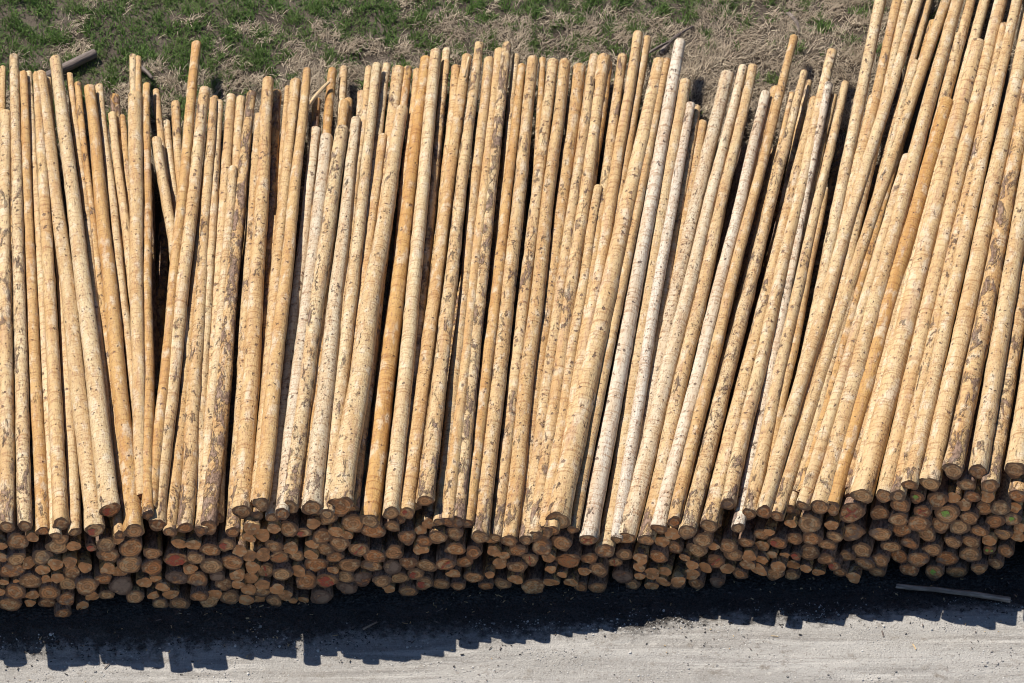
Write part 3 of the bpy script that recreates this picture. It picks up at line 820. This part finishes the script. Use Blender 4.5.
pole('wood_splinter', a, b, .016, .012, M_PALE, 'short pale splinter lying on a log tip near the grass', 'splinter', 0)
a, _ = ground_pt(363, 629, .02); b, _ = ground_pt(377, 622, .02)
pole('grey_stick', a, b, .013, .009, M_GREY, 'short grey stick lying in the shade below the stack', 'stick', 0)
a, _ = ground_pt(364, 629, .03); b, _ = ground_pt(377, 620, .03)
a, _ = ground_pt(788, 13, .05); b, _ = ground_pt(799, 34, .05)
pole('bent_branch', a, b, .028, .014, M_OLD, 'dark bent branch lying above the lone thin tip reaching into dry grass', 'branch', .05)
a, _ = ground_pt(640, 60, .10); b, _ = ground_pt(668, 42, .16)
pole('broken_stick', a, b, .022, .014, M_OLD, 'dark stick lying across the gap between two tall log tips', 'stick', .02)
print('tops', len(tops), 'ends', len(ends), 'kept', len(keep), 'grass', len(gp), len(dp))

# ------------------------------------------------------------------ labels: each log told apart by look and neighbours
GROUP = 'logs in the stack'
ORD = ['', 'first', 'second', 'third', 'fourth', 'fifth', 'sixth', 'seventh', 'eighth', 'ninth', 'tenth', 'eleventh', 'twelfth', 'thirteenth', 'fourteenth']
OWN = {  # key: (its own label, how its neighbours refer to it)
 'g': ('thick pale log jutting forward with a reddish butt, above the leftmost all-red end', 'jutting reddish butt'),
 'n': ('log with the most bark blotches among those beside the isolated tall tip', 'bark-blotched log'),
 'big': ('thickest straw-coloured log with a blunt tip stopping short of its neighbours', 'thickest blunt-tipped log'),
 'hang': ('bark-flecked log whose butt sticks out alone above two neighbouring butts', 'lone overhanging butt'),
 'wide': ('broad bark-flecked log with the widest butt midway along, overhanging smaller butts', 'broad midway butt'),
 'xlog': ('pale cream log with a red cross painted on its butt', 'red-crossed butt'),
 'steep': ('straw-coloured log slanting steeply across its neighbours, its tip beyond the picture edge', 'steeply slanting log'),
 'fat': ('very thick pale log with a blunt tip, overhanging the leftmost red-crossed end', 'very thick blunt log'),
 'barkbutt': ('log whose butt is wrapped in dark purple-brown bark', 'dark-barked butt'),
}
def look(d):
    w = []
    if d['df'] >= 19: w.append('thick')
    elif d['df'] <= 12: w.append('slender')
    if d['bark'] >= .8: w.append('bark-blotched')
    elif d['bark'] >= .5: w.append('bark-flecked')
    elif d['knots'] >= .6: w.append('knotty')
    elif d['bark'] <= .2: w.append('clean')
    t = d['tone']; w.append('pale cream' if t < .2 else 'straw-coloured' if t < .5 else 'honey-coloured' if t < .75 else 'golden')
    return ' '.join(w)
def place(seq, key, noun):
    marks = [i for i, d in enumerate(seq) if d['key'] in OWN]
    for i, d in enumerate(seq):
        if d['key'] in OWN or d.get('lab'): continue
        m = min(marks, key=lambda k: abs(k - i)); side = 'left' if i < m else 'right'
        d['lab'] = f"{look(d)} log, {noun} {ORD[abs(i - m)]} {side} of the {OWN[seq[m]['key']][1]}"
for d in tops:
    if d['key'] in OWN: d['lab'] = OWN[d['key']][0]
    if d['key'] == 'r': d['lab'] = 'honey-coloured log whose lone tip reaches highest onto the green grass'
    if d['key'] == 'tall': d['lab'] = 'straw-coloured log whose tip reaches highest beside the bare grey branch'
front = sorted([d for d in tops if d['layer'] == 0 and not d['hid']], key=lambda d: d['xf'])
place(front, 'xf', 'its butt')
rear = sorted([d for d in tops if d.get('lab') is None or d['key'] in OWN], key=lambda d: d['xt'])
place(rear, 'xt', 'its tip')
for d in tops: tag(d['obj'], d['lab'], 'log', GROUP)

names = {'rfull': 'all-red', 'rhalf': 'red-smeared', 'rstripe': 'red-striped', 'rslash': 'red-slashed', 'rx': 'red-crossed', 'ofull': 'orange', 'gdot': 'green-dotted', 'gdots': 'twin-green-dotted'}
anch = []
for mk, nm in names.items():
    es = sorted([e for e in keep if e['mark'] == mk], key=lambda e: e['P'].x)
    for i, e in enumerate(es):
        k = len(es)
        q = '' if k == 1 else 'leftmost ' if i == 0 else 'rightmost ' if i == k - 1 else 'middle ' if k == 3 else ORD[i + 1] + ' '
        e['ref'] = q + nm + ' end'; anch.append(e)
def size(e): return 'large' if e['r'] > .125 else 'small' if e['r'] < .088 else 'medium-sized'
def hue(e):
    c = [c for c in e['obj'].children if c.name.startswith('cut_end')][0]
    return 'grey-stained' if e['mark'] == 'd' else 'orange-brown' if c['tone'] > .6 else 'tan' if c['tone'] < .3 else 'brown'
DIRS = ['right of', 'above right of', 'above', 'above left of', 'left of', 'below left of', 'below', 'below right of']
bins = {}
for e in keep:
    if e.get('ref'): continue
    a = min(anch, key=lambda m: (m['P'].x - e['P'].x) ** 2 + 1.6 * (m['P'].z - e['P'].z) ** 2)
    dx, dz = e['P'].x - a['P'].x, e['P'].z - a['P'].z
    k = int(round(math.atan2(dz, dx) / (math.pi / 4))) % 8
    bins.setdefault((a['ref'], k), []).append((dx * dx + dz * dz, id(e), e))
for (ref, k), l in bins.items():
    for i, (_, _, e) in enumerate(sorted(l)):
        nth = '' if len(l) == 1 else ORD[i + 1] + ' '
        tag(e['obj'], f"{size(e)} {hue(e)} log end, {nth}{DIRS[k]} the {ref}", 'log', GROUP)
NUM = {'rfull': 'log with its whole end stained red', 'rhalf': 'log with a red smear on its end', 'rstripe': 'log with an upright red stripe on its end', 'rslash': 'log with a slanting red stroke on its end',
       'rx': 'log with a red cross on its sawn end', 'ofull': 'log with an orange stained sawn end', 'gdot': 'log with one green dot on its end', 'gdots': 'log with two green dots on its sawn end'}
for e in anch:
    q = e['ref'].split()[0]
    t = '' if len([m for m in anch if m['mark'] == e['mark']]) == 1 else (', ' + q + (' such from the left' if q in ORD else ' of its kind'))
    tag(e['obj'], size(e) + ' ' + NUM[e['mark']] + t, 'log', GROUP)
